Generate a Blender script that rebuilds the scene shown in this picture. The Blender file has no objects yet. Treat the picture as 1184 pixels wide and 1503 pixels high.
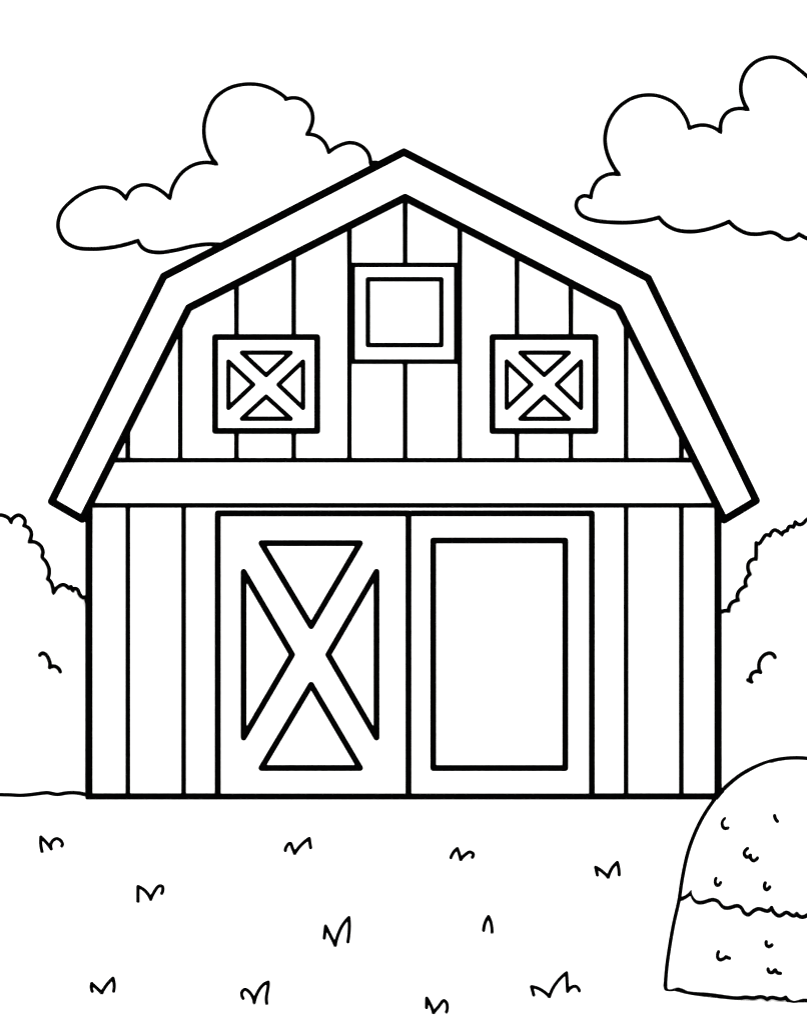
import bpy, math, bisect
import numpy as np
from mathutils import Vector, noise
from mathutils.geometry import delaunay_2d_cdt
from mathutils.bvhtree import BVHTree

S = bpy.context.scene
COL = S.collection

# ------------------------------------------------------------------ camera
D, H = 60.0, 4.225            # 60 m in front of the barn, eye 4.2 m above the lawn
cd = bpy.data.cameras.new('camera')
cam = bpy.data.objects.new('camera', cd)
COL.objects.link(cam)
cam.location = (0, -D, H)
cam.rotation_euler = (math.pi / 2, 0, 0)
cd.sensor_fit = 'HORIZONTAL'
cd.sensor_width = 36
cd.lens = 36 * D / 11.84
cd.clip_start = 0.5
cd.clip_end = 12000
S.camera = cam
EYE = Vector((0, -D, H))

# the barn front is drawn 1 cm to the pixel of the drawing; P gives the same point at another distance
def ray(px, py):
    return Vector(((px - 592) * 0.01 / D, 1.0, (751.5 - py) * 0.01 / D))
def P(px, py, Y=0.0):
    return EYE + ray(px, py) * (D + Y)
def px_m(Y=0.0):               # metres to one drawing pixel at that distance
    return 0.01 * (D + Y) / D

# ------------------------------------------------------------------ materials
def paint(name, lo, hi, scale, bump=0.0):
    m = bpy.data.materials.new(name)
    m.use_nodes = True
    nt = m.node_tree
    b = nt.nodes['Principled BSDF']
    tc = nt.nodes.new('ShaderNodeTexCoord')
    n = nt.nodes.new('ShaderNodeTexNoise')
    n.inputs['Scale'].default_value = scale
    n.inputs['Detail'].default_value = 4
    r = nt.nodes.new('ShaderNodeMapRange')
    r.inputs['To Min'].default_value = lo
    r.inputs['To Max'].default_value = hi
    nt.links.new(tc.outputs['Object'], n.inputs['Vector'])
    nt.links.new(n.outputs['Fac'], r.inputs['Value'])
    nt.links.new(r.outputs['Result'], b.inputs['Base Color'])
    b.inputs['Roughness'].default_value = 1.0
    b.inputs['Specular IOR Level'].default_value = 0.0
    if bump:
        bp = nt.nodes.new('ShaderNodeBump')
        bp.inputs['Strength'].default_value = bump
        nt.links.new(n.outputs['Fac'], bp.inputs['Height'])
        nt.links.new(bp.outputs['Normal'], b.inputs['Normal'])
    return m
BOARD = paint('white_painted_board', 0.84, 0.88, 3.0)
ROOFW = paint('white_roof', 0.84, 0.88, 2.0)
LEAFW = paint('white_leaf', 0.83, 0.88, 5.0)
STRAW = paint('white_straw', 0.83, 0.88, 8.0)
LAWN = paint('white_lawn', 0.84, 0.88, 0.8)
CLOUDW = paint('white_cloud', 0.86, 0.90, 0.05)
INK = paint('black_paint', 0.0, 0.0008, 6.0)

# ------------------------------------------------------------------ mesh builder: white = slot 0, black = slot 1
class MB:
    def __init__(s):
        s.v, s.f, s.m, s.sm = [], [], [], []
    def add(s, vs, fs, mat=0, smooth=False):
        o = len(s.v)
        s.v += [tuple(v) for v in vs]
        for f in fs:
            s.f.append([i + o for i in f]); s.m.append(mat); s.sm.append(smooth)
    def prism(s, poly, y0, y1, mat=0):
        """poly: list of (x, z) seen from the front; extruded from y0 (front) to y1 (back)."""
        a = sum(poly[i][0] * poly[(i + 1) % len(poly)][1] - poly[(i + 1) % len(poly)][0] * poly[i][1] for i in range(len(poly)))
        if a < 0: poly = poly[::-1]
        n = len(poly)
        vs = [(x, y0, z) for x, z in poly] + [(x, y1, z) for x, z in poly]
        fs = [list(range(n)), list(range(2 * n - 1, n - 1, -1))]
        for i in range(n):
            j = (i + 1) % n
            fs.append([j, i, i + n, j + n])
        s.add(vs, fs, mat)
    def ball(s, c, r, mat=1):
        vs, fs = [], []
        U, V = 12, 8
        vs.append((c[0], c[1], c[2] + r))
        for j in range(1, V):
            t = math.pi * j / V
            for i in range(U):
                a = 2 * math.pi * i / U
                vs.append((c[0] + r * math.sin(t) * math.cos(a), c[1] + r * math.sin(t) * math.sin(a), c[2] + r * math.cos(t)))
        vs.append((c[0], c[1], c[2] - r))
        for i in range(U):
            k = (i + 1) % U
            fs.append([0, 1 + i, 1 + k])
            for j in range(V - 2):
                a, b = 1 + j * U, 1 + (j + 1) * U
                fs.append([a + i, b + i, b + k, a + k])
            a = 1 + (V - 2) * U
            fs.append([len(vs) - 1, a + k, a + i])
        s.add(vs, fs, mat, True)
    def flat(s, pts, r, closed=False, k=0.35):
        """a flattened moulding on a board that faces the front"""
        o, yc = len(s.v), Vector(pts[0]).y
        s.tube(pts, r, 1, closed)
        s.v[o:] = [(x, yc + (y - yc) * k, z) for x, y, z in s.v[o:]]
    def tube(s, pts, r, mat=1, closed=False):
        """round bead along a polyline, with round joints and round ends"""
        pts = [Vector(p) for p in pts]
        q = [pts[0]]
        for p in pts[1:]:
            if (p - q[-1]).length > 1e-5: q.append(p)
        if closed: q.append(q[0])
        runs, cur = [], [q[0]]
        for i in range(1, len(q)):
            cur.append(q[i])
            if i < len(q) - 1:
                a, b = (q[i] - q[i - 1]).normalized(), (q[i + 1] - q[i]).normalized()
                if a.dot(b) < 0.86:
                    runs.append(cur); cur = [q[i]]
        runs.append(cur)
        N = 12
        for run in runs:
            s.ball(run[0], r, mat); s.ball(run[-1], r, mat)
            if len(run) < 2: continue
            tans = []
            for i in range(len(run)):
                a = run[max(i - 1, 0)]; b = run[min(i + 1, len(run) - 1)]
                tans.append((b - a).normalized())
            t0 = tans[0]
            ref = Vector((0, 1, 0)) if abs(t0.y) < 0.9 else Vector((1, 0, 0))
            n = (ref - t0 * ref.dot(t0)).normalized()
            vs, fs = [], []
            for p, t in zip(run, tans):
                n = (n - t * n.dot(t)).normalized()
                b = t.cross(n)
                for k in range(N):
                    a = 2 * math.pi * k / N
                    vs.append(p + (n * math.cos(a) + b * math.sin(a)) * r)
            for i in range(len(run) - 1):
                for k in range(N):
                    j = (k + 1) % N
                    fs.append([i * N + k, i * N + j, (i + 1) * N + j, (i + 1) * N + k])
            s.add(vs, fs, mat, True)
    def build(s, name, white, parent=None, origin=None):
        me = bpy.data.meshes.new(name)
        o_ = Vector(origin) if origin is not None else Vector((0, 0, 0))
        me.from_pydata([tuple(Vector(v) - o_) for v in s.v], [], s.f)
        me.materials.append(white); me.materials.append(INK)
        me.polygons.foreach_set('material_index', s.m)
        me.polygons.foreach_set('use_smooth', s.sm)
        me.update()
        o = bpy.data.objects.new(name, me)
        COL.objects.link(o)
        o.location = o_
        if parent: o.parent = parent
        return o

def tag(o, label=None, cat=None, group=None, kind=None):
    if label: o['label'] = label
    if cat: o['category'] = cat
    if group: o['group'] = group
    if kind: o['kind'] = kind
    return o
def empty(name, loc=(0, 0, 0)):
    o = bpy.data.objects.new(name, None); COL.objects.link(o); o.location = loc
    return o

def bend(a, b, c):
    """a point before a that carries the turn a-b-c on backwards"""
    u = a - b
    if c is None: return a + u
    v = b - c
    t = math.atan2(v[0] * u[1] - v[1] * u[0], float(v @ u))
    t = max(-0.8, min(0.8, t)) * 2 * np.linalg.norm(u) / (np.linalg.norm(u) + np.linalg.norm(v))
    return a + np.array([u[0] * math.cos(t) - u[1] * math.sin(t), u[0] * math.sin(t) + u[1] * math.cos(t)])

def curve(pts, step=2.0):
    """Catmull-Rom through (x, y) points; a third value 1 marks a sharp point."""
    out = []
    seg, segs = [pts[0]], []
    for p in pts[1:]:
        seg.append(p)
        if len(p) > 2: segs.append(seg); seg = [p]
    if len(seg) > 1: segs.append(seg)
    for sg in segs:
        q = [np.array(p[:2], float) for p in sg]
        n = len(q)
        for i in range(n - 1):
            p1, p2 = q[i], q[i + 1]
            p0 = q[i - 1] if i > 0 else bend(p1, p2, q[i + 2] if i + 2 < n else None)
            p3 = q[i + 2] if i + 2 < n else bend(p2, p1, q[i - 1] if i > 0 else None)
            # centripetal parameters keep the strokes free of overshoot
            def tj(t, a, b): return t + max(np.linalg.norm(b - a), 1e-6) ** 0.5
            t0 = 0; t1 = tj(t0, p0, p1); t2 = tj(t1, p1, p2); t3 = tj(t2, p2, p3)
            m = max(2, int(np.linalg.norm(p2 - p1) / step))
            for k in range(m):
                t = t1 + (t2 - t1) * k / m
                A1 = (t1 - t) / (t1 - t0) * p0 + (t - t0) / (t1 - t0) * p1
                A2 = (t2 - t) / (t2 - t1) * p1 + (t - t1) / (t2 - t1) * p2
                A3 = (t3 - t) / (t3 - t2) * p2 + (t - t2) / (t3 - t2) * p3
                B1 = (t2 - t) / (t2 - t0) * A1 + (t - t0) / (t2 - t0) * A2
                B2 = (t3 - t) / (t3 - t1) * A2 + (t - t1) / (t3 - t1) * A3
                C = (t2 - t) / (t2 - t1) * B1 + (t - t1) / (t2 - t1) * B2
                out.append((float(C[0]), float(C[1])))
    out.append((float(pts[-1][0]), float(pts[-1][1])))
    return out

FAT = 0.9      # beads a touch fuller than drawn, in drawing pixels
def W(w, Y=0.0): return (w * 0.5 + FAT) * px_m(Y)

# ================================================================== SETTING
S3 = 4000.0
g = MB()
g.add([(-S3, -200, 0), (S3, -200, 0), (S3, S3, 0), (-S3, S3, 0)], [[0, 1, 2, 3]])
tag(g.build('lawn', LAWN), kind='structure')

# the low wavy edge where the mown lawn ends against the bushes
YE = 422.5 * D / (1165.3 - 751.5) - D
edge = MB()
lp = [(-60, 1165.5), (-30, 1163.5), (-8, 1166.5), (17, 1167.3), (30, 1168), (45, 1166.8), (60, 1164.8), (70, 1164), (76, 1165), (84, 1166.6), (93, 1165), (106, 1164), (117, 1164.8), (128, 1167), (140, 1167)]
def wall_bead(e, pts):
    r = W(4.8, YE)
    out = []
    for x, y in curve(pts):
        d_ = (H - r * 0.8) * D / ((y - 751.5) * 0.01)
        out.append(P(x, y, d_ - D))
    e.tube(out, r)
wall_bead(edge, lp)
wall_bead(edge, [(1184 - x, y) for x, y in lp])
tag(edge.build('lawn_edge', LAWN), kind='structure')

# ================================================================== BARN
barn = empty('barn', (0, 0, 0))
tag(barn, 'large white gambrel-roofed barn with black outlines standing on the lawn between two bushes', 'barn')
DEPTH = 10.0
OVER = 0.44
def xz(px, py, Y=0.0):
    p = P(px, py, Y); return (p.x, p.z)
gable = [(130.5, 1174), (130.5, 735), (264, 446), (594, 276), (920, 446), (1053.4, 735), (1053.4, 1174)]

wall = MB()
wall.prism([xz(*p) for p in gable], 0, DEPTH)
inner = [(120.6, 762), (277, 451.5), (594.3, 289.5), (907, 451.4), (1062.5, 763)]
outer = [(75.8, 736), (240.3, 405.3), (592.6, 222.7), (951, 408.2), (1109.3, 734.8)]
def roof_y(px):
    for (x0, y0), (x1, y1) in zip(inner, inner[1:]):
        if x0 <= px <= x1: return y0 + (y1 - y0) * (px - x0) / (x1 - x0)
PL = 6.0
upper = [187.6, 264.5, 347, 431, 512.7, 594.4, 674.6, 758.4, 837.5, 918.5, 999.6]
for x in upper:
    ty = max(roof_y(x) - 6, 300 if abs(x - 594) < 5 else 0)
    wall.flat([P(x, 679), P(x, roof_y(x) + 2)], W(PL))
for x in (187.6, 269.5, 918.5, 999.6):
    wall.flat([P(x, 1166), P(x, 739)], W(PL))
xl, xr = P(130.5, 0).x, P(1053.4, 0).x
for x in (xl, xr):
    for y in (0, DEPTH):
        wall.tube([(x, y, 0.04), (x, y, 4.3)], W(9.6))
    for k in range(1, 12):
        wall.tube([(x, DEPTH * k / 12, 0.04), (x, DEPTH * k / 12, 4.3)], W(PL))
    wall.tube([(x, 0, 0.04), (x, DEPTH, 0.04)], W(9.6))
for y in (0, DEPTH):
    wall.tube([(xl, y, 0.04), (xr, y, 0.04)], W(9.6))
for x in upper:
    wall.tube([(P(x, 0).x, DEPTH, 0.04), (P(x, 0).x, DEPTH, P(x, roof_y(x)).z)], W(PL))
wall.build('wall', BOARD, barn)

roof = MB()
band = [xz(x, y, -OVER) for x, y in outer] + [xz(x, y, -OVER) for x, y in inner[::-1]]
def band_prism(mb, y0, y1, shrink=0.0):
    n = len(outer)
    o = band[:n]; i_ = band[n:][::-1]
    if shrink:
        o2, i2 = [], []
        for a, b in zip(o, i_):
            va, vb = Vector(a), Vector(b)
            d = (vb - va).normalized() * shrink
            o2.append(tuple(va + d)); i2.append(tuple(vb - d))
        o, i_ = o2, i2
    vs = [(x, y0, z) for x, z in o] + [(x, y0, z) for x, z in i_] + [(x, y1, z) for x, z in o] + [(x, y1, z) for x, z in i_]
    fs = []
    for k in range(n - 1):
        fs.append([k + 1, k, n + k, n + k + 1])                                  # front
        fs.append([2 * n + k, 2 * n + k + 1, 3 * n + k + 1, 3 * n + k])          # back
        fs.append([k, k + 1, 2 * n + k + 1, 2 * n + k])                          # top
        fs.append([n + k + 1, n + k, 3 * n + k, 3 * n + k + 1])                  # soffit
    fs.append([0, 2 * n, 3 * n, n]); fs.append([n - 1, 2 * n - 1, 4 * n - 1, 3 * n - 1])
    mb.add(vs, fs)
band_prism(roof, -OVER + 0.043, DEPTH + OVER - 0.043)
for x, z in band[:5]:
    roof.tube([(x, -OVER + 0.02, z), (x, DEPTH + OVER - 0.02, z)], W(8.5))
for x, z in (band[5], band[9]):
    roof.tube([(x, -OVER + 0.02, z), (x, DEPTH + OVER - 0.02, z)], W(8.0))
roof.build('roof', ROOFW, barn)
for yf, yb, yl in ((-OVER, -OVER + 0.04, -OVER), (DEPTH + OVER - 0.04, DEPTH + OVER, DEPTH + OVER)):
    t = MB()
    band_prism(t, yf, yb, 0.01)
    t.flat([(x, yl, z) for x, z in band], W(10.2), closed=True)
    t.build('gable_trim', BOARD, barn)

belt = MB()
bf = -0.022
belt.prism([xz(166, 675.3, bf), xz(1018, 675.3, bf), xz(1053, 741.6, bf), xz(131, 741.6, bf)], bf, -0.002)
belt.flat([P(163, 675.4, bf), P(1021, 675.4, bf)], W(5.8, bf))
belt.flat([P(130, 741.6, bf), P(1054, 741.6, bf)], W(5.8, bf))
belt.build('belt_board', BOARD, barn)

def rect(a, b, c, d): return [(a, b), (c, b), (c, d), (a, d)]
def plate(mb, poly, yf, yb, w):
    mb.prism([xz(x, y, yf) for x, y in poly], yf, yb)
    mb.flat([P(x, y, yf) for x, y in poly], W(w, yf), closed=True)
def braced(parent, tris, yf, w, name):
    for tri in tris:
        m = MB(); plate(m, tri, yf - 0.006, yf - 0.001, w)
        m.build(name, BOARD, parent)

wf = -0.03
def shutter(x0, y0, x1, y1, tris, label):
    m = MB(); plate(m, rect(x0, y0, x1, y1), wf, -0.002, 7.8)
    o = m.build('window', BOARD, barn); o['label'] = label
    braced(o, tris, wf, 5.6, 'pane')
shutter(315.7, 494.6, 465.4, 632.3, [
    [(355, 517.4), (426.5, 517.4), (390.5, 550.4)], [(355, 614.4), (426.5, 614.4), (390.5, 581.9)],
    [(335.3, 530.5), (335.3, 598.6), (371.5, 564.4)], [(444.6, 530.5), (444.6, 598.6), (408.7, 564.4)]],
    'square shuttered window with X brace and four triangular panes on the left of the gable')
shutter(722.5, 494.5, 873.5, 632.4, [
    [(763.4, 517.4), (834.5, 517.4), (798.5, 550.2)], [(763.4, 614.5), (834.5, 614.5), (798.5, 581.7)],
    [(743.5, 530.3), (743.5, 598.4), (779.3, 564.3)], [(852.4, 530.3), (852.4, 598.4), (816.8, 564.3)]],
    'square shuttered window with X brace and four triangular panes on the right of the gable')
m = MB(); plate(m, rect(517.6, 388.6, 669.3, 530.5), wf, -0.002, 5.8)
o = m.build('window', BOARD, barn); o['label'] = 'plain square loft window under the ridge'
m = MB(); plate(m, rect(539.8, 409.6, 647.5, 506.2), wf - 0.006, wf - 0.001, 5.8); m.build('pane', BOARD, o)

df = -0.022
m = MB()
m.prism([xz(*p, df) for p in rect(319.6, 753.6, 598.9, 1164.5)], df, -0.002)
m.flat([P(319.6, 1168, df), P(319.6, 753.6, df), P(599.3, 753.6, df), P(599.3, 1168, df)], W(7.9, df))
ld = m.build('door', BOARD, barn); ld['label'] = 'tall door leaf with X brace and four triangular panels'
braced(ld, [[(383.6, 797.3), (528.2, 797.3), (456.5, 919.2)], [(383.6, 1127.5), (528.3, 1127.5), (456.4, 1005.2)],
            [(357.5, 839.3), (357.5, 1082.8), (428.6, 961)], [(552.4, 839.2), (552.4, 1082.8), (481.7, 961)]], df, 7.8, 'panel')
m = MB()
m.prism([xz(*p, df) for p in rect(599.7, 753.6, 868.3, 1164.5)], df, -0.002)
m.flat([P(604, 753.6, df), P(868.3, 753.6, df), P(868.3, 1168, df)], W(7.7, df))
rd = m.build('door', BOARD, barn); rd['label'] = 'plain tall door leaf with one large rectangular panel'
m = MB(); plate(m, rect(635.6, 793.4, 829.3, 1127.6), df - 0.006, df - 0.001, 7.8); m.build('panel', BOARD, rd)

# ================================================================== PUFFY BODIES (bushes, clouds)
def puff(mb, poly2, plane_y, R, k, grid, rim, lump=0.0):
    """a rounded body with the closed outline poly2 [(x, z)] at its widest section plane_y"""
    b = np.array(poly2)
    n = len(b)
    x0, z0 = b.min(0); x1, z1 = b.max(0)
    gx, gz = np.meshgrid(np.arange(x0, x1, grid), np.arange(z0, z1, grid))
    gx = gx + (np.arange(gx.shape[0])[:, None] % 2) * grid * 0.5
    pts = np.stack([gx.ravel(), gz.ravel()], 1)
    A = b; B = np.roll(b, -1, 0)
    def dist(q):
        d = np.full(len(q), 1e9)
        ins = np.zeros(len(q), bool)
        for a, c in zip(A, B):
            ab = c - a
            t = np.clip(((q - a) @ ab) / max(ab @ ab, 1e-12), 0, 1)
            d = np.minimum(d, np.linalg.norm(q - (a + t[:, None] * ab), axis=1))
            cr = ((a[1] > q[:, 1]) != (c[1] > q[:, 1]))
            if a[1] != c[1]:
                ins ^= cr & (q[:, 0] < (c[0] - a[0]) * (q[:, 1] - a[1]) / (c[1] - a[1]) + a[0])
        return d, ins
    d, ins = dist(pts)
    # a ring of points just inside the outline keeps the edge thin under its bead
    tg = np.roll(b, -1, 0) - np.roll(b, 1, 0)
    tg /= np.maximum(np.linalg.norm(tg, axis=1), 1e-9)[:, None]
    ar = 0.5 * np.sum(A[:, 0] * B[:, 1] - B[:, 0] * A[:, 1])
    nr = np.stack([-tg[:, 1], tg[:, 0]], 1) * (1 if ar > 0 else -1)
    ring = b + nr * rim
    rd, ri = dist(ring)
    ring = ring[ri & (rd > rim * 0.8)]
    pts = np.concatenate([pts[ins & (d > rim + grid * 0.4)], ring])
    vin = [Vector((float(x), float(z))) for x, z in b] + [Vector((float(x), float(z))) for x, z in pts]
    vo, eo, fo, ov, oe, of = delaunay_2d_cdt(vin, [], [list(range(n))], 1, 1e-5)
    q = np.array([[v.x, v.y] for v in vo])
    d, ins = dist(q)
    d = np.maximum(d - rim * 1.02, 0)
    d[d < rim * 0.05] = 0
    dd = np.minimum(d, R)
    h = k * np.sqrt(dd * (2 * R - dd))
    if lump:
        for i in range(len(q)):
            if h[i] > 0:
                h[i] += lump * noise.noise(Vector((q[i, 0] * 2.6, 3.1, q[i, 1] * 2.6))) * min(1.0, d[i] / 0.35)
    vs = [(q[i, 0], plane_y - h[i], q[i, 1]) for i in range(len(q))]
    back = {}
    for i in range(len(q)):
        if h[i] > 0:
            back[i] = len(vs); vs.append((q[i, 0], plane_y + h[i], q[i, 1]))
        else: back[i] = i
    fs = []
    for f in fo:
        f = list(f)
        a, c, e = [q[i] for i in f[:3]]
        if (c[0] - a[0]) * (e[1] - a[1]) - (c[1] - a[1]) * (e[0] - a[0]) < 0: f = f[::-1]
        fs.append(f)
        g_ = [back[i] for i in f[::-1]]
        if g_ != f[::-1]: fs.append(g_)
    mb.add(vs, fs, 0, True)
    return BVHTree.FromPolygons([Vector(v) for v in vs], fs)

def on_surface(bvhs, pts, lift):
    out = []
    for x, y in pts:
        r_ = ray(x, y).normalized()
        best = None
        for b in bvhs:
            h = b.ray_cast(EYE, r_)
            if h[0] is not None and (best is None or h[3] < best): best = h[3]
        if best is not None: out.append(EYE + r_ * (best - lift))
    return out

# ---- bushes, growing against both side walls of the barn
YB = 2.5
left_line = [(-138, 1166), (-156, 1120), (-150, 1080, 1), (-172, 1040), (-160, 985, 1), (-176, 940), (-158, 890, 1), (-162, 850), (-140, 822, 1), (-140, 806), (-128, 775), (-112, 775, 1), (-104, 768), (-84, 766, 1), (-72, 758), (-50, 764, 1), (-36, 756), (-18, 763, 1), (-10, 757), (2, 756), (12, 760), (16, 767, 1),
    (18.9, 760.5), (27, 756), (33.2, 758.7), (36.8, 764.1), (35, 771.8, 1), (42.2, 774.9), (46.2, 782.1), (45.5, 789.3), (43.1, 795.6, 1),
    (52.1, 795.9), (60.2, 801.9), (63.2, 809.9), (62.3, 818), (67.4, 824.3), (71.9, 834.2), (72.3, 842.3), (70.1, 850, 1), (74.5, 853.9),
    (77.3, 861.1), (78.7, 871, 1), (84.4, 862), (92.5, 858.1), (97.9, 860.2), (100.6, 863.2, 1), (104.2, 861, 1), (106.5, 867, 1), (109.6, 863.8),
    (114.1, 865.6), (116.8, 871.9), (120.7, 876.4), (126.2, 876, 1), (126.5, 880), (129, 888, 1), (148, 892)]
right_line = [(1036, 905), (1050, 901), (1058.2, 898.2), (1062.9, 896.3), (1069, 897, 1), (1069.6, 890.9), (1074.1, 884), (1082.8, 881.2, 1), (1081.5, 874.2), (1085.2, 866.3),
    (1094.6, 860.2, 1), (1093.3, 852.7), (1096, 846.6), (1100.1, 842.9, 1), (1097.2, 835), (1097.9, 827), (1102.6, 821.6), (1109.1, 820.7, 1), (1109.3, 796.8, 1),
    (1114.1, 797.6), (1118.8, 791.2), (1123.8, 785), (1130, 786.2, 1), (1131.8, 781), (1136.5, 777.8), (1142.1, 780.1), (1147.1, 785.3, 1), (1149.3, 780.8), (1155.1, 778.8, 1),
    (1158.2, 772.6), (1164.1, 773.9, 1), (1166.7, 766.1, 1), (1174, 770), (1181, 765, 1), (1190, 760), (1204, 766, 1), (1216, 754), (1238, 758, 1), (1252, 756), (1268, 768), (1270, 784, 1), (1290, 788), (1304, 806), (1306, 830, 1), (1330, 860), (1322, 905, 1), (1338, 950), (1326, 1000, 1), (1334, 1050), (1318, 1090, 1), (1322, 1130), (1304, 1166)]
def bush(line, mirror_ends, marks, label):
    c = curve(line, 1.6)
    pl = [xz(x, y, YB) for x, y in c]
    xs = [p[0] for p in pl]
    poly = pl + [(pl[-1][0], -0.5), (pl[0][0], -0.5)]
    m = MB()
    bv = puff(m, poly, YB, 1.0, 0.8, 0.11, 0.03, 0.16)
    m.tube([P(x, y, YB) for x, y in c], W(4.6, YB))
    for k in marks:
        m.tube(on_surface([bv], curve(k, 1.5), 0.012), W(4.5, YB - 0.6))
    cx = sum(xs) / len(xs)
    o = m.build('bush', LEAFW, None, (cx, YB, 0))
    tag(o, label, 'bush', 'bushes beside the barn')
bush(left_line, None, [[(58.4, 961.7), (62, 958.7), (67.4, 961), (71.7, 968), (73.4, 975), (72.7, 979.7, 1), (79, 977.9), (85.1, 980.6), (88.4, 986)]],
     'tall white bush with scalloped leafy outline against the left wall of the barn')
bush(right_line, None, [[(1097.3, 998.4), (1103, 1001, 1), (1101.1, 993.4), (1103.9, 988), (1109.5, 985.6), (1116, 986.9, 1), (1113.4, 979.4), (1114.7, 970.1), (1120.6, 962), (1129, 958.6), (1134.6, 960.8), (1137, 965)]],
     'white bush with bumpy leafy outline against the right wall of the barn, behind the haystack')

# ---- clouds
cloud_a = [(323.5, 358.9), (303.2, 358.4), (283, 361), (257.6, 367), (232.3, 370.4), (214.5, 367), (206.2, 360.2), (202.6, 352.9, 1), (181.6, 359.4), (161.3, 363.3),
    (138.5, 365.3), (110.7, 362.9), (93.2, 352.1), (85.3, 333.1), (89.1, 313), (104.3, 295.1), (127.1, 280.2), (149.9, 274.3), (171.5, 278.8), (185.2, 292, 1),
    (191.7, 279.4), (205.2, 271.8), (219.6, 271.7), (234.8, 278.8), (249.5, 291.3, 1), (253.8, 273), (266.5, 253.6), (283, 242.2), (300.7, 238.1), (318, 240.6, 1),
    (307.9, 226.7), (300.5, 205.1), (299.5, 183.6), (304.1, 164.6), (315.5, 143.6), (335.7, 129.1), (356, 123.6), (378.8, 123.8), (397.8, 129.4), (418.8, 142.8, 1), (419.2, 145.6, 1),
    (432, 143.1), (444.7, 146.9), (454.8, 157), (458.9, 169.7), (457.5, 182.3), (450.2, 196.8, 1), (465, 199.3), (476.3, 208.9), (482.2, 223.6, 1), (495.4, 214.4),
    (513.1, 209), (528.3, 212.9), (539.9, 224.1), (543.5, 239.3, 1), (550, 238), (556, 239, 1), (600, 262), (610, 320), (560, 390), (470, 410), (390, 395), (340, 362)]
cloud_b = [(1290, 345), (1310, 300), (1296, 262, 1), (1312, 230), (1290, 190), (1262, 182, 1), (1256, 150), (1230, 134), (1204, 142, 1), (1190, 118), (1170.5, 100), (1153.5, 88.2), (1132, 83.4), (1110.5, 89), (1093.9, 104.6), (1086.8, 126.1), (1089.2, 144.5), (1097.3, 160.8, 1),
    (1081.3, 159), (1067.5, 164.2), (1058.6, 176.8), (1057.3, 194, 1), (1044.4, 185.8), (1029, 183.2), (1011.2, 188.2, 1), (1006, 172.2), (990.6, 152.2), (970.6, 141.7),
    (950.6, 139), (927.6, 143.6), (906.1, 158.6), (892.4, 179.9), (887.6, 204.5), (892.4, 229.1), (908.5, 256.1, 1), (893.8, 255.4), (878.4, 263.1), (869.6, 276.7),
    (867, 290, 1), (856.9, 287), (848, 292.1), (845.4, 302.9), (852.3, 314.9), (869.2, 322.6), (909.1, 326.6), (943, 324.4), (966.9, 318.8, 1), (976.8, 329.4), (992.1, 337.2),
    (1013.7, 339.8), (1038.3, 336.1), (1069.6, 325, 1), (1081.3, 335.3), (1096.7, 342.4), (1112, 343.5), (1132, 340.9), (1141.2, 344.4), (1148.9, 349.7), (1156.6, 351.3), (1165.8, 348.4), (1172, 343.4, 1),
    (1190, 352), (1215, 356), (1240, 346, 1), (1262, 352)]
def cloud(line, Y, label):
    c = curve(line + [line[0]], 2.0)[:-1]
    m = MB()
    u = px_m(Y)
    puff(m, [xz(x, y, Y) for x, y in c], Y, 70 * u, 0.8, 7 * u, 3 * u)
    m.tube([P(x, y, Y) for x, y in c], W(4.9, Y), closed=True)
    ctr = P(sum(p[0] for p in c) / len(c), sum(p[1] for p in c) / len(c), Y)
    tag(m.build('cloud', CLOUDW, None, ctr), label, 'cloud', 'puffy clouds over the barn')
cloud(cloud_a, 540, 'puffy white cloud whose right end is hidden behind the left slope of the barn roof')
cloud(cloud_b, 640, 'puffy white cloud with two tall domes in the sky right of the barn roof')

# ================================================================== HAYSTACK
AX = 1169.0
dh = 422.5 * D / (1449.5 - 751.5)
HC = EYE + ray(AX, 751.5) * dh; HC.z = 0
view = Vector((HC.x, HC.y + D, 0)).normalized()
side = Vector((-view.y, view.x, 0))                    # to the left as seen from the camera
def on_axis_plane(px, py):
    r_ = ray(px, py)
    t = (HC - EYE).dot(view) / r_.dot(view)
    return EYE + r_ * t
um = 0.01 * dh / D
prof_px = [(AX, 1112.6), (1156.7, 1113), (1141.6, 1114.9), (1124.6, 1119.3), (1107.6, 1126), (1090.5, 1135), (1073.5, 1147.7), (1056.5, 1163.8), (1043.2, 1180.8), (1030, 1201.6),
    (1018.6, 1225.3), (1010.1, 1248.9), (1004.5, 1271.6), (1000, 1296), (996.3, 1321.2), (988.4, 1356.2), (982.7, 1388.4), (978.4, 1418.6), (976.1, 1447)]
pc = curve(prof_px, 3.0)
prof = []
for x, y in pc:
    p = on_axis_plane(x, y)
    prof.append(((p - HC).dot(side), p.z))
prof[0] = (0.0, prof[0][1])
zs = np.array([p[1] for p in prof])[::-1]; rs = np.array([p[0] for p in prof])[::-1]
ZT = prof[0][1]
def R_of(z): return float(np.interp(z, zs, rs))
def revolve(mb, rows):
    """rows: function theta -> list of (r, z), same length each"""
    N = 120
    vs, fs = [], []
    L = None
    for i in range(N):
        th = 2 * math.pi * i / N
        d = side * math.cos(th) - view * math.sin(th)
        rr = rows(th); L = len(rr)
        for r_, z in rr: vs.append(HC + d * r_ + Vector((0, 0, z)))
    for i in range(N):
        j = (i + 1) % N
        for k in range(L - 1):
            fs.append([i * L + k, j * L + k, j * L + k + 1, i * L + k + 1])
    mb.add(vs, fs, 0, True)
    return BVHTree.FromPolygons([Vector(v) for v in vs], fs)

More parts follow.
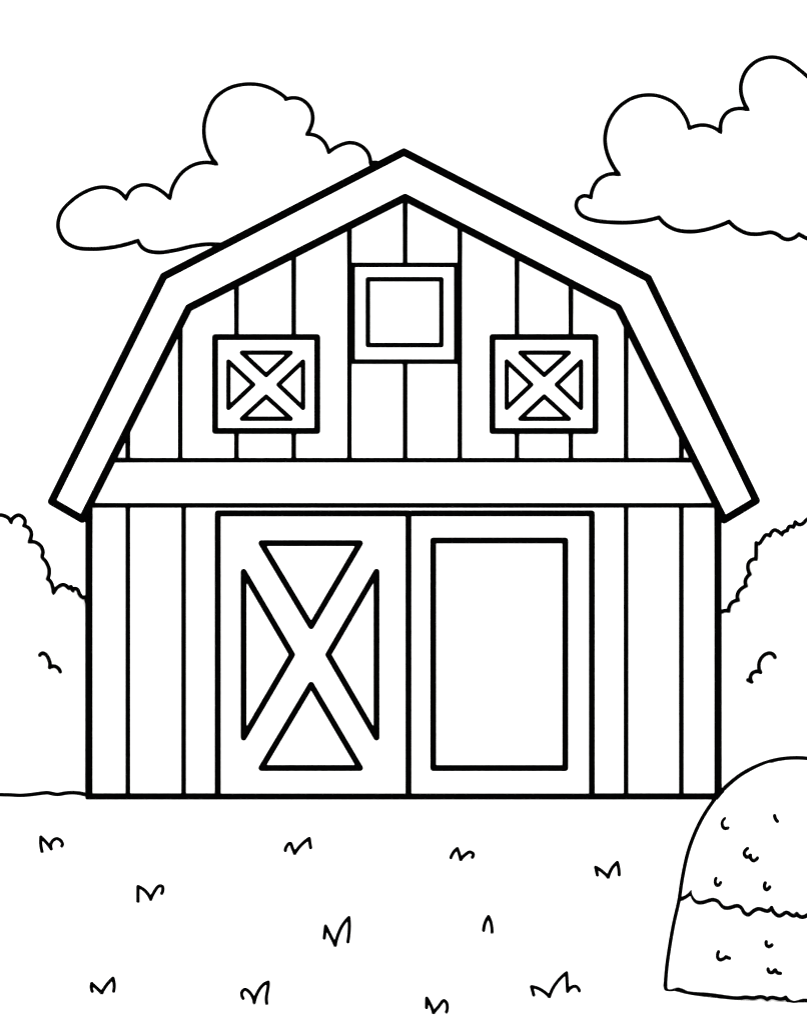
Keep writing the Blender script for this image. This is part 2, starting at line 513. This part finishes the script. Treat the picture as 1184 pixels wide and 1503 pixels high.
stack = empty('haystack', HC)
tag(stack, 'rounded white haystack in two ragged layers on the lawn before the right barn corner', 'haystack')
lower = MB()
IN = 1.9 * W(4.2, HC.y)      # the straw body stays just inside its outline bead
bl = revolve(lower, lambda th: [(0.001, -0.02)] + [(max(r_ - 0.004 - IN, 0.002), z) for r_, z in [(prof[-1][0], -0.05)] + prof[::-1][:-1] if z < ZT - 0.012 - IN] + [(0.001, ZT - 0.01 - IN)])
gbv = BVHTree.FromPolygons([Vector((-50, -60, 0.0)), Vector((50, -60, 0.0)), Vector((50, 50, 0.0)), Vector((-50, 50, 0.0))], [[0, 1, 2, 3]])
wave = [(996.3, 1321.2), (1006.3, 1317.2), (1014.9, 1309.5, 1), (1016.6, 1317.4), (1022.4, 1324.4), (1030, 1325.2), (1046.1, 1321), (1053.6, 1323.4), (1061.2, 1331.8), (1067.8, 1333.3),
    (1082, 1329.9), (1087.7, 1332.6), (1092.4, 1340.6), (1098.1, 1343), (1105.7, 1337.3), (1113.2, 1334.3), (1126.5, 1337.6), (1132.2, 1332.6, 1), (1136.9, 1341), (1142.6, 1344.7), (1147.3, 1343.3),
    (1153.9, 1339.6), (1161.5, 1343.9), (1165.3, 1344.7), (1169, 1341.5, 1), (1174, 1346), (1180, 1346), (1187, 1341)]
wpts = on_surface([bl], curve(wave, 1.5)[2:], 0.0)
tab = []
for p in wpts:
    q = p - HC
    tab.append((math.atan2(-q.dot(view), q.dot(side)), q.z))
tab.sort()
ta = np.array([t[0] for t in tab]); tz = np.array([t[1] for t in tab])
def zw(th):
    if th < ta[0] or th > ta[-1]:
        u_ = ((th - ta[-1]) % (2 * math.pi)) / (2 * math.pi - (ta[-1] - ta[0]))
        return float(tz[-1] + (tz[0] - tz[-1]) * u_ + 0.035 * math.sin(u_ * math.pi * 16) * math.sin(math.pi * u_) ** 0.5)
    return float(np.interp(th, ta, tz))
up = MB()
def up_rows(th):
    z0 = zw(th)
    rows = [(R_of(z0) - 0.02 - IN, z0), (R_of(z0) + 0.004 - IN, z0)]
    for k in range(1, 40):
        s_ = math.sin(math.pi / 2 * k / 40)
        z = z0 + (ZT - z0) * s_
        rows.append((max(R_of(z) + 0.004 - IN, 0.002 * (41 - k)), z - IN * s_ ** 8))
    rows.append((0.001, ZT + 0.004 - IN))
    return rows
bu = revolve(up, up_rows)
Yh = HC.y
# outline, ragged layer edge and straw strokes
right_half = lambda pts: [HC + side * (-r_) + Vector((0, 0, z)) for r_, z in pts]
upp = [p for p in prof if p[1] >= zw(0.0) - 0.01]; low = [p for p in prof if p[1] <= zw(0.0) + 0.01]
for sgn in (1, -1):
    up.tube([HC + side * (sgn * r_) + Vector((0, 0, z)) for r_, z in upp], W(4.6, Yh))
    lower.tube([HC + side * (sgn * r_) + Vector((0, 0, z)) for r_, z in low], W(4.6, Yh))
wfull = [on_axis_plane(996.3, 1321.2)] + on_surface([bl], curve(wave, 1.5)[1:], 0.006)
up.tube(wfull, W(4.6, Yh))
rest = []
for k in range(161):
    th = ta[-1] + (2 * math.pi - (ta[-1] - ta[0])) * k / 160
    z = zw(th if th < math.pi else th - 2 * math.pi) if True else 0
    d = side * math.cos(th) - view * math.sin(th)
    rest.append(HC + d * (R_of(z) - IN) + Vector((0, 0, z)))
up.tube(rest, W(4.6, Yh))
foot = [(976.1, 1445), (976.2, 1449.5), (978, 1454), (983, 1455.4), (995, 1452.9), (1001.6, 1454.8), (1008, 1457.8), (1041.3, 1460.8), (1081.1, 1465.6), (1094.3, 1464.3), (1104.7, 1465.4),
    (1117, 1463.7), (1125.5, 1467.1, 1), (1132.1, 1464.6), (1146.3, 1466.9), (1152.6, 1464.4, 1), (1158.6, 1470.3), (1165.3, 1472.4), (1171, 1471.2), (1180, 1469), (1192, 1472)]
lower.tube(on_surface([bl, gbv], curve(foot, 1.5), 0.02), W(4.4, Yh))
for mk in ([(1063.5, 1202), (1059.5, 1209.2), (1062.2, 1215.7), (1068.2, 1215.8)], [(1136.5, 1197.3), (1137.8, 1202.3), (1140.7, 1205.8)],
           [(1096.8, 1245.7), (1091.8, 1252.6), (1095.3, 1258.5), (1101, 1255.6, 1), (1101.9, 1261), (1105.7, 1263.7), (1111.3, 1259.7)],
           [(1050.6, 1289.8), (1050, 1297.8), (1053.2, 1300), (1057.4, 1296)], [(1122.7, 1296.3), (1121.9, 1304), (1124.8, 1306.2), (1129.3, 1302.3)]):
    up.tube(on_surface([bu], curve(mk, 1.2), 0.006), W(4.1, Yh))
for mk in ([(1124.2, 1382.7), (1124.6, 1387.8), (1128, 1390), (1132.5, 1387.4)], [(1054.2, 1397.5), (1053.2, 1406.6), (1056.7, 1409.3), (1065, 1404.8, 1), (1070.3, 1407)],
           [(1126.9, 1422.8), (1128.6, 1427.3), (1133.1, 1427.9), (1137.3, 1424.1), (1139.9, 1427.9), (1145, 1429.1)]):
    lower.tube(on_surface([bl], curve(mk, 1.2), 0.006), W(4.1, Yh))
for mb_, nm in ((lower, 'lower_layer'), (up, 'upper_layer')):
    mb_.v = [tuple(Vector(v) - HC) for v in mb_.v]
    mb_.build(nm, STRAW, stack)

# ================================================================== GRASS TUFTS
TUFTS = [
 ([(61.7, 1250.1), (59.8, 1239.7), (60, 1228.9, 1), (68, 1237), (75.2, 1246.4, 1), (74.6, 1239.7), (77.7, 1234), (83.6, 1231.3), (89.3, 1234.4), (91.7, 1239.2), (90.7, 1242.2)],
  'grass tuft with a sharp blade and a round curl, near the left barn corner'),
 ([(202.5, 1323.3), (202.5, 1301.6, 1), (213.6, 1308.6), (221.2, 1320.5, 1), (225.5, 1311), (233.2, 1301), (238.6, 1302), (237.3, 1311.7)],
  'grass tuft with one straight upright blade and a hooked tip, below the left barn wall'),
 ([(418.7, 1248.8), (422.9, 1239.5), (426.2, 1238.3), (429, 1245), (432.4, 1253, 1), (441, 1241.6), (453.7, 1230.9, 1), (455.8, 1244.6)],
  'grass tuft with a low rounded blade and a taller pointed one, below the X-braced door'),
 ([(661.5, 1259.2), (665.4, 1251.4), (670.9, 1245.8, 1), (673.5, 1253), (675.9, 1262, 1), (682.3, 1255.1), (689.4, 1250.9), (694.6, 1254.3), (692.9, 1258.7)],
  'small grass tuft with a drooping curled end, in front of the plain door leaf'),
 ([(475.8, 1377.4), (477.7, 1359.6, 1), (484, 1372), (491.9, 1388, 1), (495.5, 1374), (502.6, 1358.6), (512, 1347.2, 1), (512.5, 1363.7), (510.4, 1382.9)],
  'tallest grass tuft, spiky with a deep V, in the middle of the lawn'),
 ([(709.5, 1366.1), (711.8, 1354.8), (716.6, 1345.7, 1), (720.3, 1354.8), (721.8, 1368.7)],
  'single pointed arch of grass, the narrowest tuft on the lawn'),
 ([(876.4, 1284.7), (873.9, 1273.3, 1), (883.3, 1279.2), (892.3, 1288, 1), (894.2, 1282), (898.2, 1274.2), (905.6, 1266.2, 1), (907.7, 1275.1), (908.3, 1284.4)],
  'spiky grass tuft between the barn and the haystack, the rightmost tuft'),
 ([(135.4, 1455.5), (133.8, 1448.6), (134.7, 1444, 1), (142, 1451), (149.4, 1457.8, 1), (156, 1446.9), (165.8, 1436.2, 1), (167.6, 1445.7), (166.8, 1455.3)],
  'spiky grass tuft in the lower left corner of the lawn'),
 ([(356.8, 1466), (354.6, 1458), (359, 1452.8), (366.3, 1457), (373, 1472, 1), (377.2, 1459), (385.7, 1446.4), (393.6, 1442, 1), (393.4, 1449), (390.8, 1465), (391.4, 1473.2)],
  'tall grass tuft of two rounded blades, the right one curling at its foot, bottom left'),
 ([(625.8, 1479.6), (626, 1465.6, 1), (631.5, 1475), (635.9, 1487, 1), (643.2, 1478.4), (651.1, 1469.2), (655.3, 1473), (655, 1485.6)],
  'grass tuft nearest the bottom edge, with sharp left blade and round right one'),
 ([(783, 1460.9), (779.7, 1448.7, 1), (792.3, 1452.6), (805.9, 1463.5, 1), (814.6, 1445.5), (831.2, 1428.4, 1), (832.7, 1455.8, 1), (838.4, 1449.7), (845, 1448.4), (850, 1455)],
  'widest grass tuft, three blades with a tall middle spike, left of the haystack foot'),
]
for pts, label in TUFTS:
    low_y = max(p[1] for p in pts)
    top_y = min(p[1] for p in pts)
    dist_ = 422.5 * D / (low_y + 2.4 - 751.5)
    Y = dist_ - D
    c = curve(pts, 1.2)
    m = MB()
    # blades lean a little towards and away from the viewer as they rise
    world = []
    n = len(c)
    for i, (x, y) in enumerate(c):
        lean = (low_y - y) * 0.01 * dist_ / D * 0.45 * math.sin(i / (n - 1) * 2 * math.pi * 1.5)
        world.append(P(x, y, Y + lean))
    m.tube(world, W(4.1, Y))
    base = P(sum(p[0] for p in c) / n, low_y, Y); base.z = 0
    tag(m.build('grass_tuft', LAWN, None, base), label, 'grass tuft', 'grass tufts scattered on the lawn')

# ================================================================== LIGHT: bright, white, overcast day
EL, AZ = math.radians(40), math.radians(0)
sd = bpy.data.lights.new('sun', 'SUN')
sd.energy = 1.2
sd.angle = math.radians(30)
sd.color = (1.0, 0.985, 0.96)
so = bpy.data.objects.new('sun', sd)
COL.objects.link(so)
to_sun = Vector((-math.sin(AZ) * math.cos(EL), -math.cos(AZ) * math.cos(EL), math.sin(EL)))
so.rotation_euler = to_sun.to_track_quat('Z', 'Y').to_euler()
so.location = to_sun * 60

w = bpy.data.worlds.new('World')
S.world = w
w.use_nodes = True
nt = w.node_tree
bg = nt.nodes['Background']
sky = nt.nodes.new('ShaderNodeTexSky')
sky.sky_type = 'NISHITA'
sky.sun_disc = False
sky.sun_elevation = EL
sky.sun_rotation = math.pi + AZ
sky.dust_density = 6
hs = nt.nodes.new('ShaderNodeHueSaturation')
hs.inputs['Saturation'].default_value = 0.05
mx = nt.nodes.new('ShaderNodeMix')
mx.data_type = 'RGBA'
mx.inputs['Factor'].default_value = 0.9            # an even cloud veil over the blue
mx.inputs['B'].default_value = (8.0, 8.0, 8.0, 1)
nt.links.new(sky.outputs['Color'], hs.inputs['Color'])
nt.links.new(hs.outputs['Color'], mx.inputs['A'])
nt.links.new(mx.outputs['Result'], bg.inputs['Color'])
bg.inputs['Strength'].default_value = 0.12

S.view_settings.view_transform = 'Standard'
S.view_settings.look = 'None'
S.view_settings.exposure = 1.15
S.view_settings.gamma = 1
S.view_settings.use_curve_mapping = False
